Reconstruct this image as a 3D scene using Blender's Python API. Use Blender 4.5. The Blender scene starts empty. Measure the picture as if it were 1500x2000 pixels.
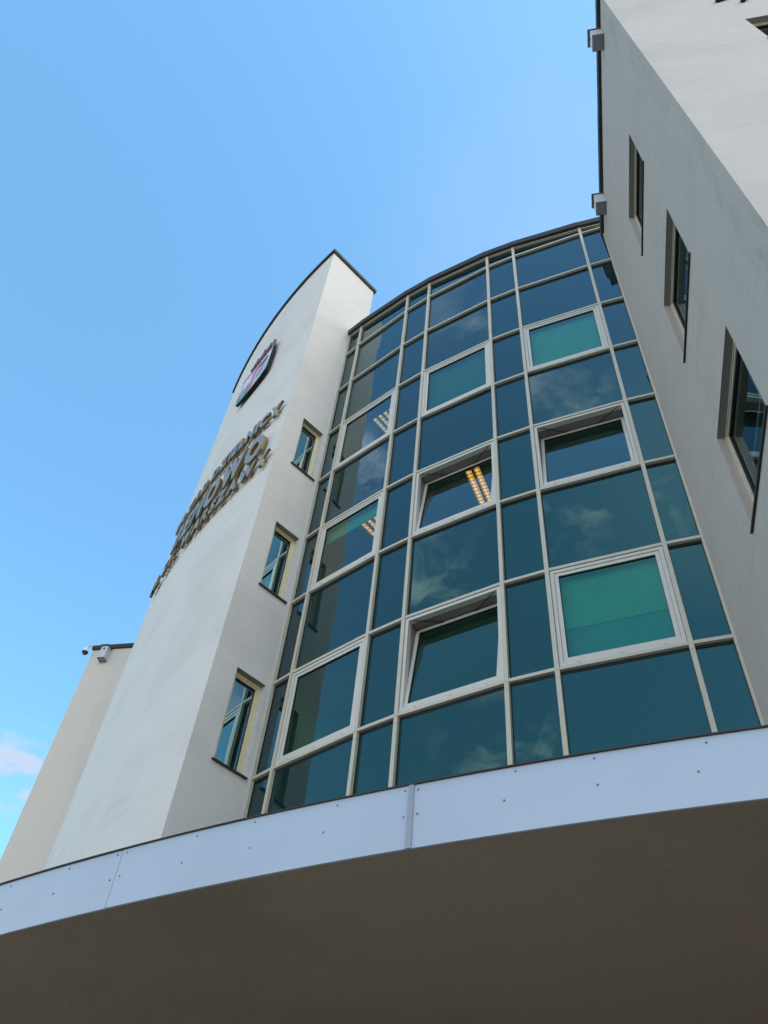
import bpy, bmesh, math, random
from mathutils import Vector, Matrix
random.seed(7)
scene = bpy.context.scene
rad = math.radians
EYE = 1.6                                   # camera height above the paving
# ------------------------------------------------------------------ camera
PITCH, ROLL = rad(50.48688), rad(6.654262)
fw = Vector((0, math.cos(PITCH), math.sin(PITCH)))
rt0 = Vector((1, 0, 0)); up0 = rt0.cross(fw)
rt = rt0*math.cos(ROLL) + up0*math.sin(ROLL)
up = up0*math.cos(ROLL) - rt0*math.sin(ROLL)
cam = bpy.data.cameras.new('camera'); camo = bpy.data.objects.new('camera', cam)
scene.collection.objects.link(camo)
cam.sensor_fit = 'VERTICAL'; cam.sensor_height = 24.0; cam.lens = 1675.125/2000*24.0
cam.clip_start = 0.05; cam.clip_end = 3000
camo.matrix_world = Matrix(((rt.x, up.x, -fw.x, 0), (rt.y, up.y, -fw.y, 0), (rt.z, up.z, -fw.z, EYE), (0, 0, 0, 1)))
scene.camera = camo
# ------------------------------------------------------------------ light
SUN_EL, SUN_AZ = rad(50), rad(130)          # azimuth clockwise from +Y
sdir = Vector((math.sin(SUN_AZ)*math.cos(SUN_EL), math.cos(SUN_AZ)*math.cos(SUN_EL), math.sin(SUN_EL)))
sun = bpy.data.lights.new('sun', 'SUN'); sun.energy = 0.7; sun.angle = rad(28); sun.color = (1.0, .90, .76)
suno = bpy.data.objects.new('sun', sun); scene.collection.objects.link(suno)
suno.rotation_euler = sdir.to_track_quat('Z', 'Y').to_euler(); suno.location = sdir*60
scene.view_settings.view_transform = 'Standard'; scene.view_settings.look = 'None'
scene.view_settings.gamma = 1.0; scene.view_settings.exposure = 1.19
scene.render.film_transparent = False
scene.cycles.max_bounces = 10; scene.cycles.glossy_bounces = 6; scene.cycles.transparent_max_bounces = 12
SKY = 0.15
w = bpy.data.worlds.new('World'); scene.world = w; w.use_nodes = True
nt = w.node_tree; nt.nodes.clear()
def N(t, ty, **kw):
    n = t.nodes.new(ty)
    for k, v in kw.items():
        if k.startswith('i_'):
            n.inputs[int(k[2:]) if k[2:].isdigit() else k[2:].replace('_', ' ')].default_value = v
        else: setattr(n, k, v)
    return n
def math_n(t, op, a, b=None, clamp=False):
    n = t.nodes.new('ShaderNodeMath'); n.operation = op; n.use_clamp = clamp
    for i, x in enumerate((a, b)):
        if x is None: continue
        if isinstance(x, (int, float)): n.inputs[i].default_value = x
        else: t.links.new(x, n.inputs[i])
    return n.outputs[0]
def smooth(t, x, lo, hi):
    n = t.nodes.new('ShaderNodeMapRange'); n.interpolation_type = 'SMOOTHSTEP'
    t.links.new(x, n.inputs[0]); n.inputs[1].default_value = lo; n.inputs[2].default_value = hi
    return n.outputs[0]
def mixc(t, fac, a, b, mode='MIX'):
    n = t.nodes.new('ShaderNodeMix'); n.data_type = 'RGBA'; n.blend_type = mode
    for i, x in ((0, fac), (6, a), (7, b)):
        if isinstance(x, (int, float)): n.inputs[i].default_value = x
        elif isinstance(x, tuple): n.inputs[i].default_value = (*x, 1)
        else: t.links.new(x, n.inputs[i])
    return n.outputs[2]
def build_world():
    t = nt; L = t.links
    sky = N(t, 'ShaderNodeTexSky', sky_type='NISHITA', sun_disc=False, sun_elevation=SUN_EL, sun_rotation=SUN_AZ,
            altitude=100, air_density=1.0, dust_density=0.2, ozone_density=2.0)
    tc = N(t, 'ShaderNodeTexCoord'); sep = N(t, 'ShaderNodeSeparateXYZ'); L.new(tc.outputs['Generated'], sep.inputs[0])
    z = math_n(t, 'MAXIMUM', sep.outputs[2], 0.08)
    px = math_n(t, 'DIVIDE', sep.outputs[0], z); py = math_n(t, 'DIVIDE', sep.outputs[1], z)
    cv = N(t, 'ShaderNodeCombineXYZ'); L.new(px, cv.inputs[0]); L.new(py, cv.inputs[1])
    # broken cloud over the square behind the camera
    wv = N(t, 'ShaderNodeTexNoise', i_Scale=4.0, i_Detail=3.0, i_Roughness=0.5); L.new(cv.outputs[0], wv.inputs['Vector'])
    n1 = N(t, 'ShaderNodeTexNoise', i_Scale=7.0, i_Detail=8.0, i_Roughness=0.60, i_Distortion=0.6); L.new(cv.outputs[0], n1.inputs['Vector'])
    tex = smooth(t, math_n(t, 'ADD', math_n(t, 'MULTIPLY', n1.outputs[0], .62), math_n(t, 'MULTIPLY', wv.outputs[0], .38)), 0.46, 0.62)
    cl = None
    for bx, by, br, am in CLOUDS:
        ddx = math_n(t, 'SUBTRACT', px, bx); ddy = math_n(t, 'SUBTRACT', py, by)
        d2 = math_n(t, 'ADD', math_n(t, 'MULTIPLY', ddx, ddx), math_n(t, 'MULTIPLY', ddy, ddy))
        bl = math_n(t, 'MULTIPLY', smooth(t, d2, br*br, 0.0), am)
        cl = bl if cl is None else math_n(t, 'MAXIMUM', cl, bl)
    cl = math_n(t, 'MULTIPLY', cl, tex)
    vx = math_n(t, 'SUBTRACT', px, -.27); vy = math_n(t, 'SUBTRACT', py, -.80)          # thin veil low behind the camera
    vd = math_n(t, 'ADD', math_n(t, 'MULTIPLY', vx, vx), math_n(t, 'MULTIPLY', vy, vy))
    cl = math_n(t, 'MAXIMUM', cl, math_n(t, 'MULTIPLY', smooth(t, vd, .075, 0.0), .13))
    # one small low cloud to the left
    dx = math_n(t, 'MULTIPLY', math_n(t, 'ADD', px, 0.72), 5.2); dy = math_n(t, 'MULTIPLY', math_n(t, 'ADD', py, -1.66), 4.2)
    dd = math_n(t, 'ADD', math_n(t, 'MULTIPLY', dx, dx), math_n(t, 'MULTIPLY', dy, dy))
    blob = smooth(t, dd, 1.0, 0.0)
    n2 = N(t, 'ShaderNodeTexNoise', i_Scale=9.0, i_Detail=6.0, i_Roughness=0.55); L.new(cv.outputs[0], n2.inputs['Vector'])
    c2 = math_n(t, 'MULTIPLY', blob, smooth(t, n2.outputs[0], 0.42, 0.66))
    # thin high haze
    n3 = N(t, 'ShaderNodeTexNoise', i_Scale=1.1, i_Detail=4.0, i_Roughness=0.5); L.new(cv.outputs[0], n3.inputs['Vector'])
    right = smooth(t, px, -0.22, 0.22)
    hz = math_n(t, 'MULTIPLY', math_n(t, 'MULTIPLY', smooth(t, n3.outputs[0], 0.30, 0.66), right), 0.75)
    fac = math_n(t, 'MULTIPLY', cl, 0.8, True)
    clear = mixc(t, 1.0, sky.outputs[0], SKY_TINT, 'MULTIPLY')
    col = mixc(t, fac, clear, (CLOUD*.95, CLOUD, CLOUD*1.08))
    col = mixc(t, math_n(t, 'MULTIPLY', c2, .75), col, (2.1, 2.15, 2.4))
    col = mixc(t, hz, col, (1.55, 2.05, 2.75))
    # added warm fill low behind the camera, unseen, neutralises the light on the walls
    n4 = N(t, 'ShaderNodeTexNoise', i_Scale=3.0, i_Detail=5.0, i_Roughness=0.55); L.new(tc.outputs['Generated'], n4.inputs['Vector'])
    top = math_n(t, 'ADD', sep.outputs[2], math_n(t, 'MULTIPLY', n4.outputs[0], 0.30))
    fill_bank = math_n(t, 'MULTIPLY', smooth(t, top, 0.62, 0.44), smooth(t, sep.outputs[1], 0.45, 0.10))
    col = mixc(t, math_n(t, 'MULTIPLY', fill_bank, 0.95), col, (FILL_BANK, FILL_BANK*0.90, FILL_BANK*0.76))
    bg = N(t, 'ShaderNodeBackground', i_Strength=SKY); L.new(col, bg.inputs[0])
    out = N(t, 'ShaderNodeOutputWorld'); L.new(bg.outputs[0], out.inputs[0])
CLOUD = 7.5; CLOUDS = ((-.83, -.40, .17, 1.0), (-.50, -.66, .13, 1.0), (-.36, -.53, .09, .8), (-.42, -.22, .09, .6), (-.76, .03, .10, 1.0), (-.30, -.80, .10, .7), (-1.2, -.9, .4, .8), (.5, -1.2, .5, .8)); SKY_TINT = (.85, 1.22, 1.17); FILL_BANK = 6.6
build_world()
# ------------------------------------------------------------------ materials
def new_mat(name):
    m = bpy.data.materials.new(name); m.use_nodes = True; m.node_tree.nodes.clear(); return m, m.node_tree
def finish(t, sh):
    o = N(t, 'ShaderNodeOutputMaterial'); t.links.new(sh, o.inputs[0])
def wpos(t):
    return N(t, 'ShaderNodeNewGeometry').outputs['Position']
def stretch(t, v, s):
    n = N(t, 'ShaderNodeVectorMath', operation='MULTIPLY'); t.links.new(v, n.inputs[0]); n.inputs[1].default_value = s; return n.outputs[0]
def noise(t, v, scale, detail=4.0, rough=0.55):
    n = N(t, 'ShaderNodeTexNoise', i_Scale=scale, i_Detail=detail, i_Roughness=rough); t.links.new(v, n.inputs['Vector']); return n.outputs[0]
def stucco(name, base, streak=0.1, blotch=0.08, bump=0.25, grain=60.0, dark=(0.30, 0.29, 0.27), stain=False, flat=False):
    m, t = new_mat(name); p = wpos(t)
    blot = noise(t, p, 0.7, 5); fine = noise(t, p, grain, 3, .6)
    run = noise(t, stretch(t, p, (.5, .5, 5.0) if (stain or flat) else (3.2, 3.2, 0.16)), 1.6, 6, .65)
    c = mixc(t, math_n(t, 'MULTIPLY', smooth(t, blot, .42, .72), blotch), base, dark)
    c = mixc(t, math_n(t, 'MULTIPLY', smooth(t, run, .47, .75), streak), c, dark)
    c = mixc(t, math_n(t, 'MULTIPLY', smooth(t, fine, .42, .72), .20), c, dark)
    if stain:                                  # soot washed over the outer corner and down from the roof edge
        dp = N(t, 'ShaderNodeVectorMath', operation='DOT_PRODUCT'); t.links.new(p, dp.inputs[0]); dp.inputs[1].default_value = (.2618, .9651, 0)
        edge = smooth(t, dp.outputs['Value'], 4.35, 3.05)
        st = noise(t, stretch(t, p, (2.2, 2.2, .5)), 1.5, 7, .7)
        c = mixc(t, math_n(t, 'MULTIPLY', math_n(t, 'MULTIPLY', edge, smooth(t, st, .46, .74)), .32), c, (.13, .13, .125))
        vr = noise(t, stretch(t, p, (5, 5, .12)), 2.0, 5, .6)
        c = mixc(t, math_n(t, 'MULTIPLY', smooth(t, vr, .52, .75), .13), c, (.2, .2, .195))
    b = N(t, 'ShaderNodeBump', i_Strength=bump, i_Distance=0.01); t.links.new(fine, b.inputs['Height'])
    s = N(t, 'ShaderNodeBsdfPrincipled', i_Roughness=0.92); s.inputs['Specular IOR Level'].default_value = 0.15
    t.links.new(c, s.inputs['Base Color']); t.links.new(b.outputs[0], s.inputs['Normal']); finish(t, s.outputs[0]); return m
def plain(name, col, rough=0.45, metal=0.0, var=0.08, scale=6.0, spec=0.5):
    m, t = new_mat(name); p = wpos(t); n = noise(t, p, scale, 4)
    c = mixc(t, math_n(t, 'MULTIPLY', smooth(t, n, .4, .75), 1.0), col, tuple(x*(1-var) for x in col))
    s = N(t, 'ShaderNodeBsdfPrincipled', i_Roughness=rough, i_Metallic=metal); s.inputs['Specular IOR Level'].default_value = spec
    t.links.new(c, s.inputs['Base Color']); finish(t, s.outputs[0]); return m
def glass(name, tint, back, ior=1.9, see=True, gtint=(.60, 1.0, .84), wave=0.0035):
    """coated solar glass: mirror coat by Fresnel over tinted see-through glass (or an opaque back-painted pane)"""
    m, t = new_mat(name); p = wpos(t)
    wv = noise(t, p, 0.9, 2); b = N(t, 'ShaderNodeBump', i_Strength=1.0, i_Distance=wave); t.links.new(wv, b.inputs['Height'])
    g = N(t, 'ShaderNodeBsdfGlossy', i_Roughness=0.0); t.links.new(b.outputs[0], g.inputs['Normal'])
    fr = N(t, 'ShaderNodeFresnel', i_IOR=ior)
    lf = N(t, 'ShaderNodeLayerWeight', i_Blend=0.5)              # the metal-oxide coat shifts hue with the angle
    t.links.new(mixc(t, smooth(t, lf.outputs['Facing'], .33, .60), gtint, (.70, .88, .92)), g.inputs[0])
    if see:
        u = N(t, 'ShaderNodeBsdfTransparent'); u.inputs[0].default_value = (*tint, 1)
        fac = fr.outputs[0]
        # Fresnel flips on back faces; use the same coat from both sides
        geo = N(t, 'ShaderNodeNewGeometry'); lw = N(t, 'ShaderNodeLayerWeight', i_Blend=0.5)
        f0 = ((ior-1)/(ior+1))**2
        fz = math_n(t, 'POWER', lw.outputs['Facing'], 4.0)
        fac = math_n(t, 'ADD', math_n(t, 'MULTIPLY', fz, 1-f0), f0, True)
    else:
        u = N(t, 'ShaderNodeBsdfDiffuse'); u.inputs[0].default_value = (*back, 1); fac = fr.outputs[0]
    mx = N(t, 'ShaderNodeMixShader'); t.links.new(fac, mx.inputs[0]); t.links.new(u.outputs[0], mx.inputs[1]); t.links.new(g.outputs[0], mx.inputs[2])
    finish(t, mx.outputs[0]); return m
def lamp_mat(name, col, strength):
    m, t = new_mat(name); p = wpos(t)
    n = noise(t, p, 14.0, 2)
    c = mixc(t, n, col, tuple(x*.8 for x in col))
    e = N(t, 'ShaderNodeEmission', i_Strength=strength); t.links.new(c, e.inputs[0]); finish(t, e.outputs[0]); return m
M_ = {}
M_['stucco'] = stucco('white_stucco', (.665, .65, .62), streak=.12, blotch=.16, flat=True)
M_['wing'] = stucco('grimy_shade_stucco', (.455, .41, .368), streak=.30, blotch=.16, bump=.4, stain=True)  # same stucco as the bright face, base darkened for the shaded side, plus grime
M_['bright'] = stucco('weathered_lit_stucco', (.575, .555, .522), streak=.16, blotch=.22, bump=.5, flat=True)  # lit-side copy of the wing stucco, base kept lighter for its light
M_['rear'] = stucco('cream_stucco', (.655, .61, .54), streak=.10, blotch=.14)
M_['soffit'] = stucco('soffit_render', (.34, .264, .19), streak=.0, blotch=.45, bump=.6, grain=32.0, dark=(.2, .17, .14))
M_['reveal'] = stucco('shaded_head_render', (.27, .245, .205), streak=.0, blotch=.15)  # downward-facing heads of the openings, shade put into the colour
M_['frame'] = plain('cream_aluminium', (.53, .495, .39), .38, 0.0, .07)
M_['cream'] = plain('cream_frame', (.64, .58, .37), .40, 0.0, .07)
M_['sash'] = plain('pale_aluminium', (.58, .56, .495), .35, 0.0, .05)
M_['gasket'] = plain('black_gasket', (.012, .012, .014), .6)
M_['flash'] = plain('grey_sheet_metal', (.045, .043, .044), .65, 0.0, .25, 2.0, .2)
M_['sill'] = plain('dark_sill', (.045, .043, .045), .45, .2, .2)
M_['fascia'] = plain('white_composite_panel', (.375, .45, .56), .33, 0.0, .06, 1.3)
M_['strip'] = plain('joint_strip_metal', (.28, .29, .32), .4, .5, .15)
M_['screw'] = plain('screw_steel', (.14, .14, .15), .5, .5)
M_['spandrel'] = glass('back_painted_glass', None, (.003, .016, .020), 1.78, False)
M_['vision'] = glass('green_solar_glass', (.16, .50, .38), None, 1.9, True, (.55, 1.0, .82))
M_['towerglass'] = glass('teal_reflective_glass', (.05, .20, .20), None, 9.0, True, (.72, 1.0, 1.0))
M_['wingglass'] = glass('grey_window_glass', (.35, .45, .45), None, 1.8, True, (.9, 1.0, 1.0))
M_['room'] = plain('room_paint', (.62, .62, .58), .8)
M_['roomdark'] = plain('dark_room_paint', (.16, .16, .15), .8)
M_['lining'] = plain('reveal_lining_paint', (.20, .19, .165), .6)
M_['greyblind'] = plain('grey_roller_blind', (.26, .27, .25), .8)
M_['lowblind'] = plain('blue_grey_blind', (.36, .50, .56), .8)
M_['blind'] = plain('white_roller_blind', (.70, .70, .62), .8)
M_['lamp'] = lamp_mat('warm_tube', (1.0, .20, .05), 3.2)
M_['lampd'] = lamp_mat('dim_warm_tube', (1.0, .19, .04), 2.3)
M_['lampw'] = lamp_mat('pale_tube', (1.0, .32, .2), 1.4)
M_['reflector'] = plain('lamp_reflector', (.75, .62, .40), .25, .9)
M_['louvre'] = plain('lamp_louvre', (.45, .38, .25), .3, .6)
M_['brass'] = plain('brass_sheet', (.22, .155, .045), .45, .6, .25, 9.0)
M_['letterface'] = plain('brushed_letter_face', (.25, .265, .28), .55, .2, .08, 12.0)
M_['box'] = plain('white_painted_board', (.56, .575, .59), .5, 0, .1)
M_['boxdark'] = plain('grey_board_edge', (.13, .13, .14), .6)
M_['boxbase'] = plain('grey_base_board', (.27, .27, .275), .6)
M_['hole'] = plain('dark_hole', (.006, .006, .006), .9)
M_['plastic'] = plain('white_plastic', (.78, .78, .78), .35)
M_['dome'] = plain('smoked_dome', (.012, .013, .018), .08)
M_['black'] = plain('black_metal', (.018, .017, .022), .7, .0, .1, 6.0, .2)
M_['roofing'] = plain('grey_roofing', (.16, .16, .165), .9, 0, .3)
M_['red'] = plain('red_enamel', (.50, .02, .035), .4); M_['pink'] = plain('rose_enamel', (.62, .16, .19), .4)
M_['green'] = plain('green_enamel', (.015, .25, .15), .4); M_['white'] = plain('white_enamel', (.70, .72, .76), .4)
M_['navy'] = plain('slate_enamel', (.035, .045, .075), .4); M_['silver'] = plain('silver_relief', (.11, .095, .10), .5, .3, .3, 20)
M_['lilac'] = plain('lilac_enamel', (.50, .42, .55), .4); M_['paleblue'] = plain('pale_grey_enamel', (.44, .54, .60), .4)
def paving():
    m, t = new_mat('concrete_paving'); p = wpos(t)
    br = N(t, 'ShaderNodeTexBrick', i_Scale=2.2); t.links.new(p, br.inputs['Vector'])
    br.inputs['Color1'].default_value = (.38, .33, .27, 1); br.inputs['Color2'].default_value = (.31, .285, .25, 1); br.inputs['Mortar'].default_value = (.16, .15, .13, 1)
    br.inputs['Mortar Size'].default_value = .012
    c = mixc(t, math_n(t, 'MULTIPLY', noise(t, p, .6, 5), .4), br.outputs[0], (.24, .22, .19))
    s = N(t, 'ShaderNodeBsdfPrincipled', i_Roughness=.9); t.links.new(c, s.inputs['Base Color']); finish(t, s.outputs[0]); return m
M_['paving'] = paving()
# ------------------------------------------------------------------ mesh helpers
class MB:
    def __init__(s): s.v = []; s.f = []; s.m = []
    def quad(s, pts, mi=0):
        i = len(s.v); s.v += [Vector(p) for p in pts]; s.f.append(tuple(range(i, i+len(pts)))); s.m.append(mi)
    def box(s, P, r, mi=0):
        """P maps local (a,b,c) -> world; r = (a0,a1,b0,b1,c0,c1)"""
        a0, a1, b0, b1, c0, c1 = r; i = len(s.v)
        for a, b, c in ((a0,b0,c0),(a1,b0,c0),(a1,b1,c0),(a0,b1,c0),(a0,b0,c1),(a1,b0,c1),(a1,b1,c1),(a0,b1,c1)): s.v.append(Vector(P(a, b, c)))
        for f in ((0,3,2,1),(4,5,6,7),(0,1,5,4),(1,2,6,5),(2,3,7,6),(3,0,4,7)): s.f.append(tuple(i+k for k in f)); s.m.append(mi)
    def prism(s, P, outline, c0, c1, mi=0, side=None):
        """outline in (a,b), extruded along c"""
        n = len(outline); i = len(s.v)
        for c in (c0, c1):
            for a, b in outline: s.v.append(Vector(P(a, b, c)))
        s.f.append(tuple(i+k for k in range(n-1, -1, -1))); s.m.append(mi)
        s.f.append(tuple(i+n+k for k in range(n))); s.m.append(mi)
        for k in range(n): s.f.append((i+k, i+(k+1) % n, i+n+(k+1) % n, i+n+k)); s.m.append(mi if side is None else side)
    def cyl(s, A, B, r0, r1=None, seg=14, mi=0):
        A = Vector(A); B = Vector(B); r1 = r0 if r1 is None else r1
        d = (B-A).normalized(); u = d.orthogonal().normalized(); v = d.cross(u); i = len(s.v)
        for C, r in ((A, r0), (B, r1)):
            for k in range(seg): s.v.append(C+(u*math.cos(2*math.pi*k/seg)+v*math.sin(2*math.pi*k/seg))*r)
        s.f.append(tuple(i+k for k in range(seg-1, -1, -1))); s.m.append(mi); s.f.append(tuple(i+seg+k for k in range(seg))); s.m.append(mi)
        for k in range(seg): s.f.append((i+k, i+(k+1) % seg, i+seg+(k+1) % seg, i+seg+k)); s.m.append(mi)
    def build(s, name, mats, parent=None, recalc=True, smooth_=False, bevel=0.0, label=None, weld=False):
        if not isinstance(mats, (list, tuple)): mats = [mats]
        off = root_loc(parent) if parent else Vector((0, 0, 0))
        me = bpy.data.meshes.new(name); me.from_pydata([tuple(v-off) for v in s.v], [], s.f)
        for m in mats: me.materials.append(m)
        for p, mi in zip(me.polygons, s.m): p.material_index = mi; p.use_smooth = smooth_
        if recalc or bevel or weld:
            bm = bmesh.new(); bm.from_mesh(me)
            if bevel: bmesh.ops.bevel(bm, geom=bm.edges[:], offset=bevel, segments=1, affect='EDGES')
            if weld: bmesh.ops.remove_doubles(bm, verts=bm.verts[:], dist=.0004)
            if recalc: bmesh.ops.recalc_face_normals(bm, faces=bm.faces)
            bm.to_mesh(me); bm.free()
        o = bpy.data.objects.new(name, me); scene.collection.objects.link(o)
        if parent: o.parent = parent
        if label: o['label'] = label
        return o
def root_loc(o):
    l = Vector(o.location)
    while o.parent: o = o.parent; l += Vector(o.location)
    return l
def thing(name, label, cat, loc=(0, 0, 0), group=None):
    o = bpy.data.objects.new(name, None); scene.collection.objects.link(o); o.location = loc; o.empty_display_size = .3
    o['label'] = label; o['category'] = cat
    if group: o['group'] = group
    return o
def wallframe(P0, d, n):
    """local frame on a vertical wall: a along d, b up (world z), c along outward n"""
    P0 = Vector((P0[0], P0[1], 0)); d = Vector((d[0], d[1], 0)).normalized(); n = Vector((n[0], n[1], 0)).normalized()
    return lambda a, b, c=0.0: P0 + d*a + n*c + Vector((0, 0, b))
def wall_open(mb, P, a0, a1, b0, b1, holes, depth, mi=0, rmi=None):
    """wall face on plane c=0 with rectangular holes (a0,a1,b0,b1) and reveals going to c=-depth"""
    A = sorted({a0, a1, *[h[0] for h in holes], *[h[1] for h in holes]}); B = sorted({b0, b1, *[h[2] for h in holes], *[h[3] for h in holes]})
    for i in range(len(A)-1):
        for j in range(len(B)-1):
            ca, cb = (A[i]+A[i+1])/2, (B[j]+B[j+1])/2
            if any(h[0] < ca < h[1] and h[2] < cb < h[3] for h in holes): continue
            mb.quad([P(A[i], B[j]), P(A[i+1], B[j]), P(A[i+1], B[j+1]), P(A[i], B[j+1])], mi)
    r = mi if rmi is None else rmi
    for h in holes:
        x0, x1, y0, y1 = h
        mb.quad([P(x0, y0), P(x0, y1), P(x0, y1, -depth), P(x0, y0, -depth)], mi)
        mb.quad([P(x1, y0), P(x1, y0, -depth), P(x1, y1, -depth), P(x1, y1)], mi)
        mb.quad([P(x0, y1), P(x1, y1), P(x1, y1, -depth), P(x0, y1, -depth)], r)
        mb.quad([P(x0, y0), P(x0, y0, -depth), P(x1, y0, -depth), P(x1, y0)], mi)
# ------------------------------------------------------------------ plan (solved from the photograph)
ZW = lambda z: z+EYE
C = Vector((9.616, 20.185, 0))                 # common centre of the curved plan
R_GLASS, R_TOWER, R_CAN = 14.652, 15.73, 18.981
NODES = [(-1.405, 10.542), (-1.112, 10.215), (-.040, 9.163), (.439, 8.752), (1.668, 7.864), (2.203, 7.544), (3.548, 6.859), (3.978, 6.666)]
LEV = [ZW(z) for z in (18.620, 16.931, 15.176, 13.484, 11.761, 10.084, 8.355, 6.684, 4.95, 3.28)]
WING_D = Vector((0.2618, 0.9651, 0)); WING_N = Vector((-.9651, .2618, 0)); BRIGHT_D = Vector((.9651, -.2618, 0)); BRIGHT_N = Vector((-.2618, -.9651, 0))
TE = Vector((-.7561, -.6545, 0)); TN = Vector((.6545, -.7561, 0))
pol = lambda a, r, z=0.0: Vector((C.x+r*math.cos(rad(a)), C.y+r*math.sin(rad(a)), z))
ring_P = lambda z0=0: None
# ------------------------------------------------------------------ ground
g = MB(); g.quad([(-900, -900, 0), (900, -900, 0), (900, 900, 0), (-900, 900, 0)])
go = g.build('ground', M_['paving'], recalc=False); go['kind'] = 'structure'; go['label'] = 'paved square in front of the building'
# ------------------------------------------------------------------ glazed building
gb = thing('glass_building', 'curved facade of blue green glass in a cream metal grid beside the white tower', 'building', (1.3, 8.2, 0))
ZB = 4.05
roof_z = lambda i: ZW(19.66)+(ZW(18.86)-ZW(19.66))*i            # roof edge drops toward the wing
NV = [Vector((x, y, 0)) for x, y in NODES]
seglen = [(NV[i+1]-NV[i]).length for i in range(7)]; tot = sum(seglen); cum = [sum(seglen[:i])/tot for i in range(8)]
rz = [roof_z(c) for c in cum]
def bayframe(k):
    A, B = NV[k], NV[k+1]; d = (B-A).normalized(); n = Vector((d.y, -d.x, 0))
    if n.dot(A-C) < 0: n = -n
    return (lambda a, b, c=0.0: A + d*a + n*c + Vector((0, 0, b))), (B-A).length, d, n
frames = [bayframe(k) for k in range(7)]
MW = .056; GP = -.062                                           # cap width, glass plane behind the cap face
for k in range(8):
    ns = [frames[i][3] for i in (k-1, k) if 0 <= i < 7]; n = sum(ns, Vector()).normalized(); d = Vector((-n.y, n.x, 0))
    if d.x < 0: d = -d
    P = (lambda A, d, n: (lambda a, b, c: A+d*a+n*b+Vector((0, 0, c))))(NV[k], d, n)
    mb = MB()
    hw = MW/2
    # cap in lengths, with a hairline joint at each storey
    joints = [ZB, LEV[8]-.3, LEV[7]-.14 if k != 1 else LEV[5]+.02, LEV[5]-.12, LEV[3]-.12, LEV[1]+.28, rz[k]+.02]
    joints = sorted(set(joints))
    for a, b in zip(joints[:-1], joints[1:]): mb.box(P, (-hw, hw, -.052, 0, a+.002, b-.002))
    mb.box(P, (-hw*.62, hw*.62, -.24, -.0525, ZB, rz[k]))
    mo = mb.build('mullion', M_['frame'], gb)
    if k in (2, 3, 4, 5, 6):
        for z in (LEV[7]+(-.02 if k != 6 else -.10), LEV[3]-.28):
            sm = MB(); sm.cyl(P(0, 0, z), P(0, .004, z), .007, seg=8); sm.build('screw', M_['screw'], mo)
for j, z in enumerate(LEV):
    mb = MB()
    for k in range(7):
        P, L, d, n = frames[k]
        mb.box(lambda a, b, c, P=P: P(a, c, b), (hw+.001, L-hw-.001, -.054, -.006, z-.024, z+.024))
        mb.box(lambda a, b, c, P=P: P(a, c, b), (hw+.001, L-hw-.001, -.2, -.0545, z-.016, z+.016))
    mb.build('transom', M_['frame'], gb)
WIN = {}                                                         # (bay,row): open angle, blind fraction
for k in (1, 3, 5):
    for row, (jt, jb) in {'A': (2, 3), 'B': (4, 5), 'C': (6, 7)}.items(): WIN[(k, row)] = [jt, jb, 0.0, 0.0]
WIN[(3, 'B')][2] = WIN[(3, 'C')][2] = WIN[(5, 'B')][2] = 8.0
WIN[(5, 'C')][3] = .60; WIN[(5, 'A')][3] = 1.0; WIN[(1, 'B')][3] = .22; WIN[(3, 'A')][3] = 1.0; WIN[(1, 'C')][3] = 0.0; WIN[(3, 'C')][3] = 0.0
zlev = [None]+LEV
for k in range(7):
    P, L, d, n = frames[k]
    ops = {(v[0], v[1]) for kk, v in WIN.items() if kk[0] == k}
    for j in range(-1, len(LEV)):
        zt = LEV[j] if j >= 0 else None
        zb_ = LEV[j+1] if j+1 < len(LEV) else ZB
        if zb_ <= ZB: zb_ = ZB
        if zt is not None and zt <= ZB: continue
        if (j, j+1) in ops: continue
        j4 = [random.uniform(-.0035, .0035) for _ in range(4)]
        t1, t2 = (zt, zt) if zt is not None else (rz[k]+.02, rz[k+1]+.02)
        mb = MB(); mb.quad([P(.02, zb_, GP+j4[0]), P(L-.02, zb_, GP+j4[1]), P(L-.02, t2, GP+j4[2]), P(.02, t1, GP+j4[3])])
        po = mb.build('glass_pane', M_['spandrel'], gb, recalc=False)
        e, tb = .009, .034
        O = [(hw*.6, zb_-.01), (L-hw*.6, zb_-.01), (L-hw*.6, t2), (hw*.6, t1)]
        q = MB(); Iq = [(hw+e, zb_+.03), (L-hw-e, zb_+.03), (L-hw-e, t2-.024-tb), (hw+e, t1-.024-tb)]
        if zt is None: Iq[2] = (L-hw-e, t2-.075-tb); Iq[3] = (hw+e, t1-.075-tb)
        for a in range(4):
            b = (a+1) % 4; q.quad([P(*O[a], GP+.0045), P(*O[b], GP+.0045), P(*Iq[b], GP+.0045), P(*Iq[a], GP+.0045)]); 
        q.build('gasket', M_['gasket'], po, weld=True)
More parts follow.
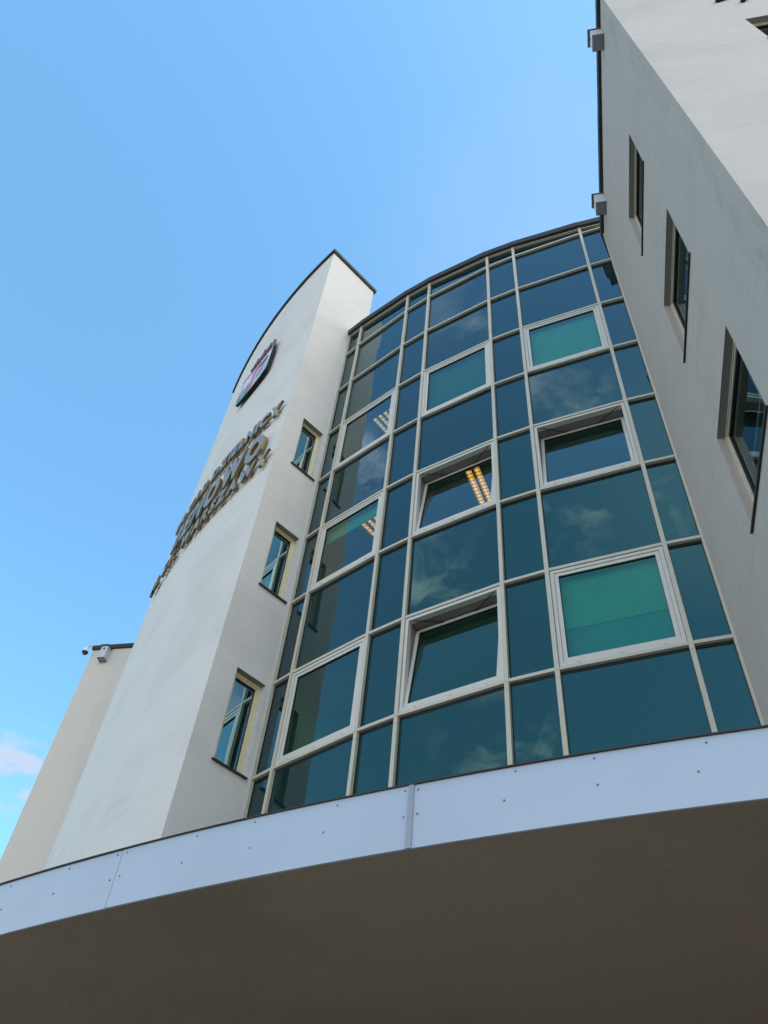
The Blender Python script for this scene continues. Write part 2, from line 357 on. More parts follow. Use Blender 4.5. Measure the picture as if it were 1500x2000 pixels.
def make_window(k, row):
    jt, jb, ang, blind = WIN[(k, row)]
    P, L, d, n = frames[k]
    z0, z1 = LEV[jb]+.024, LEV[jt]-.024; a0, a1 = hw, L-hw
    Q = lambda a, b, c: P(a, c, b)
    def ring(mb, a0, a1, z0, z1, wd, c0, c1, T=Q, wb=None, mi=0):
        wb = wd if wb is None else wb
        # mitred look: four bars butted, bottom and top between the sides
        mb.box(T, (a0, a0+wd, c0, c1, z0, z1), mi); mb.box(T, (a1-wd, a1, c0, c1, z0, z1), mi)
        mb.box(T, (a0+wd, a1-wd, c0, c1, z1-wd, z1), mi); mb.box(T, (a0+wd, a1-wd, c0, c1, z0, z0+wb), mi)
    fm = MB(); ring(fm, a0+.006, a1-.006, z0+.002, z1-.012, .048, -.10, -.016, wb=.062)
    win = fm.build('window', M_['sash'], gb, label=('open tilted window' if ang else 'closed window with pale frame'))
    for fr_ in (.16, .5, .84):                                   # drain slots in the bottom rail
        dh = MB(); x = a0+(a1-a0)*fr_; dh.box(Q, (x-.016, x+.016, -.0155, -.0145, z0+.023, z0+.029)); dh.build('drain_slot', M_['gasket'], win)
    gk = MB(); ring(gk, a0, a1, z0, z1, .012, -.11, -.030); gk.build('gasket', M_['gasket'], win)
    if ang or True:
        ln = MB(); D = -.30
        ln.box(Q, (a0+.05, a1-.05, D, -.101, z1-.055, z1-.04)); ln.box(Q, (a0+.034, a0+.048, D, -.101, z0, z1-.04)); ln.box(Q, (a1-.048, a1-.034, D, -.101, z0, z1-.04))
        ln.box(Q, (a0+.05, a1-.05, D, -.101, z0+.02, z0+.035))
        ln.build('reveal_lining', M_['lining'], win)
    # sash, hinged along its bottom edge
    s0, s1, y0, y1 = a0+.058, a1-.058, z0+.068, z1-.066
    th = rad(ang); hz_, hc = y0, -.030
    def T(a, c, b):
        bb, cc = b-hz_, c-hc
        return P(a, hz_+bb*math.cos(th)+cc*math.sin(th), hc-bb*math.sin(th)+cc*math.cos(th))
    sm = MB(); ring(sm, s0, s1, y0, y1, .052, -.085, -.026, T=T); sm.build('sash', M_['sash'], win)
    kg = MB(); ring(kg, s0+.052, s1-.052, y0+.052, y1-.052, .007, -.060, -.036, T=T); kg.build('gasket', M_['gasket'], win)
    pn = MB(); jj = [random.uniform(-.0012, .0012) for _ in range(4)]
    pn.quad([T(s0+.05, -.052+jj[0], y0+.05), T(s1-.05, -.052+jj[1], y0+.05), T(s1-.05, -.052+jj[2], y1-.05), T(s0+.05, -.052+jj[3], y1-.05)])
    pn.build('pane', M_['vision'], win, recalc=False)
    if ang:
        for sgn, ax in ((1, s0+.05), (-1, s1-.05)):
            st = MB(); A = P(ax, z1-.058, -.04); B = T(ax+sgn*.42, -.05, y1-.01); st.cyl(A, B, .006, seg=8); st.build('stay_arm', M_['black'], win)
    if blind > 0:
        bl = MB(); zb2 = y1-(y1-y0)*blind
        bl.box(Q, (a0+.055, a1-.055, -.147, -.144, zb2, z1-.06)); (bl.box(Q, (a0+.055, a1-.055, -.152, -.139, zb2-.014, zb2)) if (k, row) != (5, 'C') else None)
        if (k, row) == (5, 'C'):
            b2 = MB(); b2.box(Q, (a0+.055, a1-.055, -.158, -.155, y0, zb2+.01)); b2.build('lower_blind', M_['lowblind'], win)
        bl.build('roller_blind', M_['greyblind' if (k, row) == (3, 'A') else 'blind'], win)
for k, row in WIN: make_window(k, row)
# roof edge flashing and roof
fl = MB()
for k in range(7):
    P, L, d, n = frames[k]
    fl.prism(lambda a, b, c, P=P: P(a, b, c), [(-.004 if k == 0 else 0, rz[k]-.015), (L, rz[k+1]-.015), (L, rz[k+1]+.19), (0, rz[k]+.19-.006*(k % 2))], -.3, .055+.006*(k % 2))
fl.build('roof_flashing', M_['flash'], gb)
tr = MB()
for k in range(7):
    P, L, d, n = frames[k]
    tr.prism(lambda a, b, c, P=P: P(a, b, c), [(hw+.001, rz[k]-.052), (L-hw-.001, rz[k+1]-.052), (L-hw-.001, rz[k+1]-.018), (hw+.001, rz[k]-.018)], -.06, -.008)
tr.build('head_rail', M_['frame'], gb)
def sector(mb, a0, a1, r0, r1, z0, z1, step=2.0, mi=0):
    n = max(1, int(abs(a1-a0)/step)); i = len(mb.v)
    for k in range(n+1):
        a = a0+(a1-a0)*k/n
        for r, z in ((r0, z0), (r1, z0), (r1, z1), (r0, z1)): mb.v.append(pol(a, r, z))
    for k in range(n):
        b = i+4*k
        for q in range(4): mb.f.append((b+q, b+(q+1) % 4, b+4+(q+1) % 4, b+4+q)); mb.m.append(mi)
    mb.f.append((i, i+1, i+2, i+3)); mb.m.append(mi); b = i+4*n; mb.f.append((b+3, b+2, b+1, b)); mb.m.append(mi)
A_L, A_R = 221.4, 247.2
for zc, zf in ((12.03, 12.58), (8.62, 9.18), (15.45, 16.1)):
    sl = MB(); sector(sl, A_L, A_R, 9.5, R_GLASS-.30, ZW(zc), ZW(zf)); sl.build('floor_slab', M_['room'], gb)
rf = MB(); sector(rf, A_L, A_R, 9.5, R_GLASS-.32, ZW(18.45), ZW(18.7)); rf.build('roof_slab', M_['roofing'], gb)
bw = MB(); sector(bw, A_L, A_R, 9.3, 9.5, 0, ZW(18.7)); bw.build('core_wall', M_['room'], gb)
for a in (A_L, A_R):
    sw = MB(); sector(sw, a-.25, a+.25, 9.5, R_GLASS-.35, 0, ZW(18.45)); sw.build('partition', M_['room'], gb)
# ceiling lights behind the glass
def ceiling_light(x, y, z, ang, mat, label, ln=.85, wd=.30, nt_=2):
    o = thing('ceiling_light', label, 'ceiling light', (x, y, z), 'louvred lights on the office ceilings'); o.rotation_euler = (0, 0, rad(ang))
    def bld(mb, name, m):
        me = bpy.data.meshes.new(name); me.from_pydata([tuple(v) for v in mb.v], [], mb.f); me.materials.append(m)
        bm = bmesh.new(); bm.from_mesh(me); bmesh.ops.recalc_face_normals(bm, faces=bm.faces); bm.to_mesh(me); bm.free()
        q = bpy.data.objects.new(name, me); scene.collection.objects.link(q); q.parent = o
    I = lambda a, b, c: Vector((a, b, c))
    h = MB(); h.box(I, (-ln/2, ln/2, -wd/2, wd/2, .035, .05)); h.box(I, (-ln/2, ln/2, -wd/2, -wd/2+.012, 0, .0345)); h.box(I, (-ln/2, ln/2, wd/2-.012, wd/2, 0, .0345)); bld(h, 'housing', M_['louvre'])
    for q in range(nt_):
        yy = -wd/2+wd*(q+.5)/nt_
        tb = MB(); tb.cyl(I(-ln/2+.02, yy, .022), I(ln/2-.02, yy, .022), .021, seg=10); bld(tb, 'tube', mat)
        for sg_ in (-1, 1):
            rf_ = MB(); e = wd/nt_*.40; rf_.quad([I(-ln/2, yy+sg_*e, .004), I(ln/2, yy+sg_*e, .004), I(ln/2, yy+sg_*.024, .034), I(-ln/2, yy+sg_*.024, .034)]); bld(rf_, 'reflector', M_['reflector'])
    lv = MB()
    for i in range(11):
        x0 = -ln/2+.04+i*(ln-.08)/10; lv.box(I, (x0-.006, x0+.006, -wd/2+.013, wd/2-.013, -.001, .003))
    lv.box(I, (-ln/2, ln/2, -.012, .012, -.002, .002)); bld(lv, 'louvre', M_['louvre'])
    return o
ceiling_light(1.60, 9.05, ZW(11.975), 62, M_['lamp'], 'orange louvred light seen through the middle tilted open window')
ceiling_light(.02, 10.32, ZW(11.975), 46, M_['lampd'], 'orange louvred light half hidden by the frame of the second floor window nearest the tower', 1.0, .56, 4)
ceiling_light(.02, 10.34, ZW(15.395), 46, M_['lampw'], 'pale yellow louvred light in the topmost window next to the tower', 1.0, .56, 4)
# ------------------------------------------------------------------ stair tower
tw = thing('stair_tower', 'tall white rendered tower with a curved front carrying a coat of arms and gilt lettering', 'tower', (-2.2, 10.2, 0))
V0 = NV[0]
TP = wallframe(V0, TE, TN)
S_C, S_B = 1.078, -.50                                   # corner and back edge along the side wall
TZ = ZW(23.0)
holes = [(.10, .657, ZW(a), ZW(b)) for b, a in ((15.054, 13.435), (11.657, 10.032), (8.258, 6.651))]
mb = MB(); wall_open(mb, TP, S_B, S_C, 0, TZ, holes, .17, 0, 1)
aC = math.degrees(math.atan2(TP(S_C, 0).y-C.y, TP(S_C, 0).x-C.x)) % 360; rC = (TP(S_C, 0)-C).length
aE = 200.2
n = 44
pts = [pol(aC+(aE-aC)*i/n, rC) for i in range(n+1)]
up_ = Vector((0, 0, TZ))
for a, b in zip(pts[:-1], pts[1:]): mb.quad([b, a, a+up_, b+up_], 0)
rI = (TP(S_B, 0)-C).length; aI = math.degrees(math.atan2(TP(S_B, 0).y-C.y, TP(S_B, 0).x-C.x)) % 360
inn = [pol(aI+(aE-aI)*i/n, rI) for i in range(n+1)]
for a, b in zip(inn[:-1], inn[1:]): mb.quad([a, b, b+up_, a+up_], 0)
mb.quad([pts[-1], inn[-1], inn[-1]+up_, pts[-1]+up_], 0)
for i in range(n): mb.quad([pts[i]+up_, pts[i+1]+up_, inn[i+1]+up_, inn[i]+up_], 0)
two = mb.build('wall', [M_['stucco'], M_['reveal']], tw, recalc=False)
for p in two.data.polygons: p.use_smooth = False
# flashing: L-shaped sheet along side and curved front
fl = MB(); o_ = .055; zt0, zt1 = ZW(22.98), ZW(23.12)
outer = [TP(S_B-.03, 0, o_)] + [TP(S_C+o_, 0, o_)] + [pol(aC+(aE-aC)*i/n, rC+o_) for i in range(1, n+1)] + [pol(aE-.25, rC+o_)]
innr = [TP(S_B-.03, 0, -.03)] + [TP(S_C-.03, 0, -.03)] + [pol(aC+(aE-aC)*i/n, rC-.03) for i in range(1, n+1)] + [pol(aE-.25, rC-.03)]
for i in range(len(outer)-1):
    a, b, c, d = outer[i], outer[i+1], innr[i+1], innr[i]
    k = len(fl.v)
    for z in (zt0, zt1): fl.v += [q+Vector((0, 0, z)) for q in (a, b, c, d)]
    for f in ((0,1,5,4),(2,3,7,6),(4,5,6,7),(3,2,1,0)): fl.f.append(tuple(k+x for x in f)); fl.m.append(0)
    if i == 0: fl.f.append((k, k+4, k+7, k+3)); fl.m.append(0)
    if i == len(outer)-2: fl.f.append((k+1, k+2, k+6, k+5)); fl.m.append(0)
fl.build('roof_flashing', M_['flash'], tw)
fl = MB(); fl.box(lambda a, b, c: TP(a, b, c), (S_B-.06, S_B+.0, zt0+.001, zt1-.002, -1.2, o_-.002)); fl.build('end_flashing', M_['flash'], tw)
def simple_window(P, h, root, fm, gm, depth, sill=True, fwid=.055, centre=None, sill_ext=.04, sm='sill', sill_out=.05, transom=None, inner=None):
    x0, x1, y0, y1 = h; Q = lambda a, b, c: P(a, c, b); c0, c1 = -depth, -depth+.07
    m = MB()
    m.box(Q, (x0+.001, x0+fwid, c0, c1, y0+.001, y1-.001)); m.box(Q, (x1-fwid, x1-.001, c0, c1, y0+.001, y1-.001))
    m.box(Q, (x0+fwid, x1-fwid, c0, c1, y1-fwid, y1-.001)); m.box(Q, (x0+fwid, x1-fwid, c0, c1, y0+.001, y0+fwid))
    if centre: 
        xm = x0+(x1-x0)*centre; m.box(Q, (xm-.03, xm+.03, c0, c1-.01, y0+fwid, y1-fwid))
    win = m.build('window', fm, root)
    s = MB(); i0 = fwid; i1 = fwid+.028
    s.box(Q, (x0+i0, x0+i1, c0, c1-.014, y0+i0, y1-i0)); s.box(Q, (x1-i1, x1-i0, c0, c1-.014, y0+i0, y1-i0)); s.box(Q, (x0+i1, x1-i1, c0, c1-.014, y1-i1, y1-i0)); s.box(Q, (x0+i1, x1-i1, c0, c1-.014, y0+i0, y0+i1))
    s.build('sash', fm, win)
    gk = MB(); i2 = i1+.006
    gk.box(Q, (x0+i1, x0+i2, c0, c1-.028, y0+i1, y1-i1)); gk.box(Q, (x1-i2, x1-i1, c0, c1-.028, y0+i1, y1-i1)); gk.box(Q, (x0+i2, x1-i2, c0, c1-.028, y1-i2, y1-i1)); gk.box(Q, (x0+i2, x1-i2, c0, c1-.028, y0+i1, y0+i2))
    gk.build('gasket', M_['gasket'], win)
    pn = MB(); pn.quad([Q(x0+i1, c0+.02, y0+i1), Q(x1-i1, c0+.0205, y0+i1), Q(x1-i1, c0+.02, y1-i1), Q(x0+i1, c0+.0195, y1-i1)]); pn.build('pane', gm, win, recalc=False)
    if inner:
        im = MB(); xm = x0+(x1-x0)*inner; D = -depth-.13
        im.box(Q, (xm-.035, xm+.035, D, D+.05, y0, y1)); im.box(Q, (x0, xm-.035, D, D+.05, y0+(y1-y0)*.45, y0+(y1-y0)*.45+.05)); im.box(Q, (xm+.035, x1, D, D+.05, y0+(y1-y0)*.62, y0+(y1-y0)*.62+.05))
        im.build('inner_muntin', M_['sash'], win)
    if sill:
        sl = MB(); sl.prism(lambda a, b, c: P(c, a, b), [(y0-.020, -depth+.071), (y0-.020, sill_out), (y0-.026, sill_out), (y0-.026, sill_out+.004), (y0-.004, sill_out+.004), (y0+.012, -depth+.071)], x0-sill_ext, x1+sill_ext)
        sl.build('window_sill', M_[sm], win)
    return win
for h in holes: simple_window(TP, h, tw, M_['cream'], M_['towerglass'], .165, centre=None, sill_ext=.03, sill_out=.035)
# dark stair well behind the windows
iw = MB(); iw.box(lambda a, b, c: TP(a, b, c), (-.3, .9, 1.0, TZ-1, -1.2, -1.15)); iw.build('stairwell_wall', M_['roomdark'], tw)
# ------------------------------------------------------------------ coat of arms
def arc_frame(a0, r):
    a = rad(a0); P0 = Vector((C.x+r*math.cos(a), C.y+r*math.sin(a), 0)); n_ = Vector((math.cos(a), math.sin(a), 0)); d_ = Vector((-math.sin(a), math.cos(a), 0))
    return P0, d_, n_
EA, EZ, EWd, EH = 212.729, ZW(18.944), 1.495, 1.22
P0, d_, n_ = arc_frame(EA, R_TOWER)
EP = wallframe(P0, d_, n_)
ca = thing('coat_of_arms', 'shield with red cross and dark crown hung high on the curved white tower', 'coat of arms', (P0.x, P0.y, EZ))
E2 = lambda a, b, c: EP(a, EZ+b, c)
HWd, HH = EWd/2, EH/2
def shield(s=1.0, dz=0.0):
    o = [(-HWd*s, HH*s+dz), (HWd*s, HH*s+dz), (HWd*s, -HH*.80*s+dz)]
    for i in range(1, 12):
        t = math.pi*i/12; o.append((HWd*s*math.cos(t), (-HH*.80-HH*.42*math.sin(t)**.8)*s+dz))
    o.append((-HWd*s, -HH*.80*s+dz)); return o
mb = MB(); mb.prism(E2, shield(), .04, .11); mb.build('shield_board', M_['black'], ca)
mb = MB(); mb.prism(E2, shield(.975), .1105, .116); mb.build('white_field', M_['white'], ca)
def clip_shield(x0, x1, y0, y1, s=.955):
    """rectangle cut to the shield outline"""
    o = [];
    def low(x): return (-HH*.80-HH*.42*max(0, 1-(x/(HWd*s))**2)**.4)*s
    top = min(y1, HH*s); k = 10
    for i in range(k+1):
        x = x0+(x1-x0)*i/k; o.append((x, max(y0, low(x))))
    o += [(x1, top), (x0, top)]; return o
def field(name, outline, m, c=.1165, th_=.004):
    q = MB(); q.prism(E2, outline, c, c+th_); return q.build(name, m, ca)
cw = .10; W = HWd*.955
field('cross_bar', clip_shield(-cw, cw, -9, 9), M_['pink'])
field('chief_band', clip_shield(-W, W, HH*.80, 9), M_['red'], .121)
field('cross_arm', clip_shield(-W, -cw-.002, -.30, -.14), M_['pink'])
field('cross_arm', clip_shield(cw+.002, W, -.10, .0), M_['lilac'])
field('green_quarter', clip_shield(-W, -cw-.002, -9, -.303), M_['green'])
field('white_charge', [(-.52, -.52), (-.40, -.58), (-.20, -.40), (-.22, -.33), (-.34, -.44)], M_['white'], .121)
field('lilac_quarter', clip_shield(-W, -cw-.002, -.137, HH*.795), M_['lilac'])
for x in (-.44, -.25):
    field('white_charge', [(x-.09, -.10), (x+.075, -.10), (x+.075, .28), (x, .36), (x-.09, .28)], M_['white'], .121)
field('grey_quarter', clip_shield(cw+.002, W, -9, -.103), M_['paleblue'])
field('dark_charge', [(.42+.22*math.cos(i*math.pi/8), .17+.13*math.sin(i*math.pi/8)) for i in range(16)], M_['navy'], .121)
field('dark_stripe', [(.22, -.42), (.50, -.30), (.50, -.27), (.22, -.39)], M_['navy'], .121)
field('dark_stripe', [(.22, -.34), (.55, -.20), (.55, -.17), (.22, -.31)], M_['navy'], .121)
field('pink_charge', [(.14, .05), (.21, .05), (.26, .30), (.20, .42), (.14, .36)], M_['pink'], .121)
mb = MB()
cb = HH+.005
mb.prism(E2, [(-.36, cb), (.66, cb), (.69, cb+.20), (-.39, cb+.20)], .03, .135)
for i in range(7):
    x = -.31+i*.153; tp = cb+.46+(.07 if i == 3 else 0)
    mb.prism(E2, [(x-.05, cb+.201), (x+.05, cb+.201), (x+.066, cb+.34), (x+.03, tp), (x-.03, tp), (x-.066, cb+.34)], .05, .115+.015*(i % 2))
    mb.prism(E2, [(x-.045, cb+.04), (x+.045, cb+.04), (x, cb+.16)], .1355, .15)
mb.build('crown', M_['silver'], ca)
# ------------------------------------------------------------------ gilt lettering
sg = thing('wall_lettering', 'gilt stand off letters in three curved lines on the front of the white tower', 'sign', (*pol(212, R_TOWER).xy, ZW(13)))
def glyph(ch, bold=.062):
    cu = bpy.data.curves.new('glyph', 'FONT'); cu.body = ch; cu.size = 1.0; cu.resolution_u = 3; cu.fill_mode = 'FRONT'; cu.offset = bold
    tmp = bpy.data.objects.new('glyph', cu); scene.collection.objects.link(tmp)
    dg = bpy.context.evaluated_depsgraph_get(); me = bpy.data.meshes.new_from_object(tmp.evaluated_get(dg))
    bpy.data.objects.remove(tmp); bpy.data.curves.remove(cu)
    vs = [v.co.copy() for v in me.vertices]; fs = [tuple(p.vertices) for p in me.polygons]; bpy.data.meshes.remove(me); return vs, fs
cache = {}
def letter_line(text, z0, cap, a_right, a_left, depth=.06, off=.04):
    gl = []; x = 0
    for ch in text:
        if ch == ' ': x += .32; continue
        if ch not in cache: cache[ch] = glyph(ch)
        vs, fs = cache[ch]; x0 = min(v.x for v in vs); x1 = max(v.x for v in vs); gl.append((ch, vs, fs, x, x0, x1)); x += (x1-x0)+.10
    total = x-.10; capH = max(v.y for v in cache['E'][0]) if 'E' in cache else .73
    arc = rad(a_right-a_left)*(R_TOWER+off+depth); sx = arc/total; sy = cap/capH
    for ch, vs, fs, x, x0, x1 in gl:
        mid = (x+(x1-x0)/2)*sx; ang = a_left+math.degrees(mid/(R_TOWER+off+depth))
        P0, d2, n2 = arc_frame(ang, R_TOWER); PP = wallframe(P0, d2, n2)
        bm = bmesh.new(); bv = [bm.verts.new(PP((v.x-(x0+x1)/2)*sx, z0+v.y*sy, off+depth)) for v in vs]
        for f in fs:
            try: bm.faces.new([bv[i] for i in f])
            except ValueError: pass
        bm.normal_update()
        r = bmesh.ops.extrude_face_region(bm, geom=bm.faces[:]); ev = [e for e in r['geom'] if isinstance(e, bmesh.types.BMVert)]
        bmesh.ops.translate(bm, verts=ev, vec=-n2*depth)
        bmesh.ops.recalc_face_normals(bm, faces=bm.faces)
        me = bpy.data.meshes.new('letter'); loc = root_loc(sg)
        for v in bm.verts: v.co -= loc
        for f in bm.faces: f.material_index = 1 if f.normal.dot(n2) > .7 else 0
        bm.to_mesh(me); bm.free(); me.materials.append(M_['brass']); me.materials.append(M_['letterface'])
        o = bpy.data.objects.new('letter', me); scene.collection.objects.link(o); o.parent = sg
        for s in (-.3, .3):
            pn = MB(); pn.cyl(PP(s*(x1-x0)*sx, z0+cap*.2, 0), PP(s*(x1-x0)*sx, z0+cap*.2, off), .008, seg=6); pn.build('standoff', M_['black'], o)
glyph_e = cache.setdefault('E', glyph('E'))
letter_line('URZĄD DZIELNICY', ZW(14.87), .40, 220.65, 204.0)
letter_line('BEMOWO', ZW(13.62), .79, 219.75, 206.6, depth=.075)
letter_line('WARSZAWY', ZW(13.06), .40, 220.85, 209.2)
letter_line('M. ST.', ZW(13.04), .38, 208.5, 203.3)
# ------------------------------------------------------------------ side wing
wg = thing('side_wing', 'grey stained rendered wing in shade with deep set windows at the right edge', 'building', (5.5, 4.2, 0))
V7 = NV[7]
WP = wallframe(V7, WING_D, WING_N)
WZ = ZW(18.26)
wh = [(-3.047, -1.667, ZW(b), ZW(t)) for t, b in ((14.647, 13.17), (11.325, 9.815), (8.056, 6.515), (4.75, 3.2))]
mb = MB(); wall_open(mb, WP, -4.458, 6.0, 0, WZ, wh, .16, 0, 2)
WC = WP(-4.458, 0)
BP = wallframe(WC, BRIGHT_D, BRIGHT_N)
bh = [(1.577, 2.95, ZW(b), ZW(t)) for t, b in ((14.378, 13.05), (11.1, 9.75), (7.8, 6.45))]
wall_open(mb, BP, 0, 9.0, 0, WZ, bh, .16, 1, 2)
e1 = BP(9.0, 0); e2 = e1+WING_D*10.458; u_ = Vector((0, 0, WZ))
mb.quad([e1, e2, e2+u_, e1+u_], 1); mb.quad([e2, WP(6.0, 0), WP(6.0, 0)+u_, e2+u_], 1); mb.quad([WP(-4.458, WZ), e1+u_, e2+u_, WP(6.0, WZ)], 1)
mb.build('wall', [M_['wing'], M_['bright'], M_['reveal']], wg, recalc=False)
for h in wh: simple_window(WP, h, wg, M_['frame'], M_['wingglass'], .155, sill_ext=.035, sill_out=.022, inner=.36, fwid=.03)
for h in bh: simple_window(BP, h, wg, M_['frame'], M_['wingglass'], .155, sill_ext=.035, sill_out=.022, inner=.4, fwid=.03)
for t in (15.6, 12.3, 9.0, 5.6):
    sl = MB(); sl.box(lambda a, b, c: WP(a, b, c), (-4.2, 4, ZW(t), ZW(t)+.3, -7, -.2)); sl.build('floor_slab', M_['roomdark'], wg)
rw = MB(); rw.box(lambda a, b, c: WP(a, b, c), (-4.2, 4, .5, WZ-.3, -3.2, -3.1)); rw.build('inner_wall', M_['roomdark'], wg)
fl = MB(); ov = .06
cs = [(-4.458-ov-.0, ov), (6.0, ov)]
Q = lambda a, b, c: WP(a, c, b)
# folded strip on the shaded side, in lengths, then round the corner
for a, b in ((-4.458-ov, -2.35), (-2.35, -.2), (-.2, 6.0)): fl.box(Q, (a+.001, b-.001, -.05, ov+(.004 if a == -2.35 else 0), WZ-.02, WZ+.24))
Qb = lambda a, b, c: BP(a, c, b)
fl.box(Qb, (.051, 9.0, -.05, ov, WZ-.02, WZ+.24))
fl.build('roof_flashing', M_['flash'], wg)
# ------------------------------------------------------------------ bird boxes
def bird_box(loc, dirv, out, label, sc=(1, 1, 1), lid='side'):
    """local x along wall, y outwards, z up; origin at back top edge"""
    o = thing('bird_box', label, 'bird box', loc, 'swift boxes under the roof edges')
    dv = Vector((dirv[0], dirv[1], 0)); ov_ = Vector((out[0], out[1], 0))
    o.rotation_euler = (0, 0, math.atan2(dv.y, dv.x))
    flip = 1 if Vector((-dv.y, dv.x, 0)).dot(ov_) > 0 else -1
    w_, d_2, h_ = sc
    I = lambda a, b, c: Vector((a, flip*b, c))
    def bld(mb, name, m):
        me = bpy.data.meshes.new(name); me.from_pydata([tuple(v) for v in mb.v], [], mb.f); me.materials.append(m)
        bm = bmesh.new(); bm.from_mesh(me); bmesh.ops.recalc_face_normals(bm, faces=bm.faces); bm.to_mesh(me); bm.free()
        q = bpy.data.objects.new(name, me); scene.collection.objects.link(q); q.parent = o
    b = MB(); t = .018
    b.box(I, (-w_/2, -w_/2+t, .002, d_2, -h_, 0)); b.box(I, (w_/2-t, w_/2, .002, d_2, -h_, 0))
    b.box(I, (-w_/2+t, w_/2-t, d_2-t, d_2, -h_, 0)); b.box(I, (-w_/2+t, w_/2-t, .002, t, -h_, 0)); bld(b, 'body', M_['box'])
    b = MB(); b.box(I, (-w_/2+t, w_/2-t, t, d_2-t, -h_+.004, -h_+.016)); bld(b, 'base_board', M_['boxbase'])
    b = MB(); e = .008
    for r in ((-w_/2-e, w_/2+e, d_2-.006, d_2+e, -h_-.012, -h_-.0005), (-w_/2-e, w_/2+e, .002, .016, -h_-.012, -h_-.0005), (-w_/2-e, -w_/2+.008, .016, d_2-.006, -h_-.012, -h_-.0005), (w_/2-.008, w_/2+e, .016, d_2-.006, -h_-.012, -h_-.0005)): b.box(I, r)
    bld(b, 'base_rim', M_['boxdark'])
    b = MB(); b.box(I, (-w_/2-.022, w_/2+.022, .002, d_2+.045, .0005, .018)); bld(b, 'lid', M_['boxdark'])
    b = MB(); b.cyl(I(0, d_2, -.09), I(0, d_2+.003, -.09), .026, seg=18); bld(b, 'entrance_hole', M_['hole'])
    return o
bp1 = WP(-3.78, WZ-.03, 0.0); bp2 = WP(-.72, WZ-.03, 0.0)
bird_box(bp1, WING_D, WING_N, 'pale box under the wing roof edge at the end away from the glass', (.26, .20, .46))
bird_box(bp2, WING_D, WING_N, 'pale box under the wing roof edge above the corner with the glass', (.26, .20, .46))
# ------------------------------------------------------------------ rear building, its box and camera
rb = thing('rear_building', 'lower cream rendered block standing behind the left side of the white tower', 'building', (-6.6, 16.5, 0))
LB = Vector((-6.64, 16.5, 0)); LP = wallframe(LB, BRIGHT_D, BRIGHT_N); LZ = ZW(13.48); LW = 2.55
mb = MB(); q0, q1 = LP(0, 0), LP(LW, 0); q2, q3 = q1+WING_D*9, q0+WING_D*9; u_ = Vector((0, 0, LZ))
for a, b in ((q0, q1), (q1, q2), (q2, q3), (q3, q0)): mb.quad([a, b, b+u_, a+u_])
mb.quad([q0+u_, q1+u_, q2+u_, q3+u_]); mb.build('wall', M_['rear'], rb)
fl = MB(); fl.box(lambda a, b, c: LP(a, b, c), (-.02, LW, LZ-.02, LZ+.09, -9.0, .05)); fl.build('roof_flashing', M_['flash'], rb)
bird_box(LP(.40, LZ-.06, 0), BRIGHT_D, BRIGHT_N, 'pale box with a round hole on the cream rear block beside the dome camera', (.165, .17, .36))
sc_ = thing('security_camera', 'white dome camera on a curved arm at the top corner of the rear block', 'camera', LP(-.12, LZ, .06))
ap = LP(-.02, LZ-.06, -.15); mb = MB(); path = [LP(0, LZ+.02, -.04), LP(-.03, LZ+.075, .02), LP(-.075, LZ+.085, .06), LP(-.11, LZ+.05, .09), LP(-.125, LZ-.01, .10)]
for a, b in zip(path[:-1], path[1:]): mb.cyl(a, b, .026, seg=12)
mb.build('bracket_arm', M_['plastic'], sc_, smooth_=True)
mb = MB(); cc = LP(-.125, LZ, .10)
prof = [(.03, .0), (.055, -.03), (.066, -.075), (.075, -.13), (.078, -.15)]
for (r0, z0), (r1, z1) in zip(prof[:-1], prof[1:]): mb.cyl(cc+Vector((0, 0, z0)), cc+Vector((0, 0, z1)), r0, r1, 18)
mb.build('housing', M_['plastic'], sc_)
mb = MB(); dp = [(.079, -.151), (.082, -.16), (.066, -.195), (.045, -.22), (.018, -.232)]
for (r0, z0), (r1, z1) in zip(dp[:-1], dp[1:]): mb.cyl(cc+Vector((0, 0, z0)), cc+Vector((0, 0, z1)), r0, r1, 18)
mb.build('dome', M_['dome'], sc_, smooth_=True)
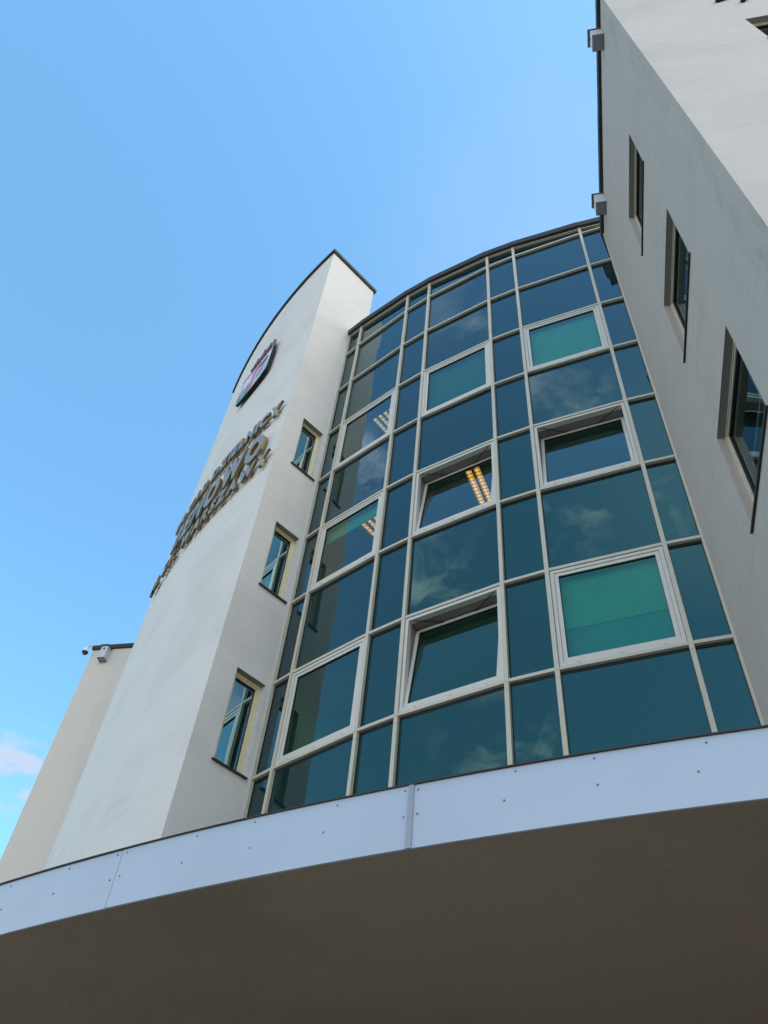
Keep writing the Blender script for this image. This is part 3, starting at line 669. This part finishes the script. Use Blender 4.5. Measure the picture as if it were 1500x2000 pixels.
# ------------------------------------------------------------------ entrance canopy
cn = thing('entrance_canopy', 'curved entrance canopy with a pale lilac panelled edge and brown underside', 'canopy', (*pol(236, 17.5).xy, 3.6))
Z0c, Z1c = ZW(2.055), ZW(2.395)
cA0, cA1 = 206.0, 249.0
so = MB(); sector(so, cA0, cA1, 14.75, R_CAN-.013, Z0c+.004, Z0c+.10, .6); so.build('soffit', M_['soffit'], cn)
rfm = MB(); sector(rfm, cA0, cA1, 14.75, R_CAN-.013, Z0c+.101, Z1c-.02, 1.0); rfm.build('roof_deck', M_['roofing'], cn)
aJ = math.degrees(math.atan2(3.654-C.y, .289-C.x)) % 360; aS = math.degrees(math.atan2(4.599-C.y, -1.217-C.x)) % 360
pitch = aJ-aS
edges = [aS-2*pitch, aS-pitch, aS, aJ, aJ+pitch, aJ+2*pitch]; edges = [max(cA0, e) for e in edges if e < cA1]+[cA1]
edges = sorted(set([cA0]+edges))
for i, (a, b) in enumerate(zip(edges[:-1], edges[1:])):
    gap = .004 if abs(b-aJ) > .01 else .02
    pm = MB(); da = math.degrees(.0025/R_CAN)
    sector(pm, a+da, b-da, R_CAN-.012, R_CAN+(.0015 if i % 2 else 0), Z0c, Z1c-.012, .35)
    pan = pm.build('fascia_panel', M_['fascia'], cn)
    L = rad(b-a)*R_CAN
    if a > 214:
        nsc = 5
        for q in range(nsc):
            s = .035+(L-.07)*q/(nsc-1)
            for zz in ((.165+random.uniform(-.006, .006)), .300+random.uniform(-.004, .004)):
                if zz > .25 and q in (1, 3) : s2 = s+.06
                else: s2 = s
                aa = a+math.degrees(s2/R_CAN); sm = MB(); sm.cyl(pol(aa, R_CAN-.001, Z0c+zz), pol(aa, R_CAN+.004, Z0c+zz), .0048, seg=6); sm.build('screw', M_['screw'], pan)
js = MB(); sector(js, aJ-.04, aJ+.04, R_CAN+.002, R_CAN+.008, Z0c-.002, Z1c-.013, .08); js.build('joint_strip', M_['strip'], cn)
ef = MB(); sector(ef, cA0, cA1, R_CAN-.25, R_CAN+.010, Z1c-.0115, Z1c-.004, .35)
ef.build('edge_flashing', M_['flash'], cn)
# brackets on the bright face of the wing
for s, z, ex, ez, lab in ((1.49, 15.85, .26, .10, 'black metal bracket high on the bright wing wall, the one nearer the corner'), (1.79, 15.53, .16, .20, 'black metal bracket high on the bright wing wall, the one above the window')):
    br = thing('wall_bracket', lab, 'bracket', BP(s, ZW(z), 0), 'black brackets on the bright wing wall')
    m = MB(); m.box(lambda a, b, c: BP(a, b, c), (s, s+.05, ZW(z)-.06, ZW(z)+.04, .002, .05)); m.build('plate', M_['black'], br)
    m = MB(); m.prism(lambda a, b, c: BP(a, b, c), [(s+.051, ZW(z)-.045), (s+ex, ZW(z)+ez-.03), (s+ex, ZW(z)+ez+.02), (s+.051, ZW(z)+.02)], .004, .05); m.build('arm', M_['black'], br)
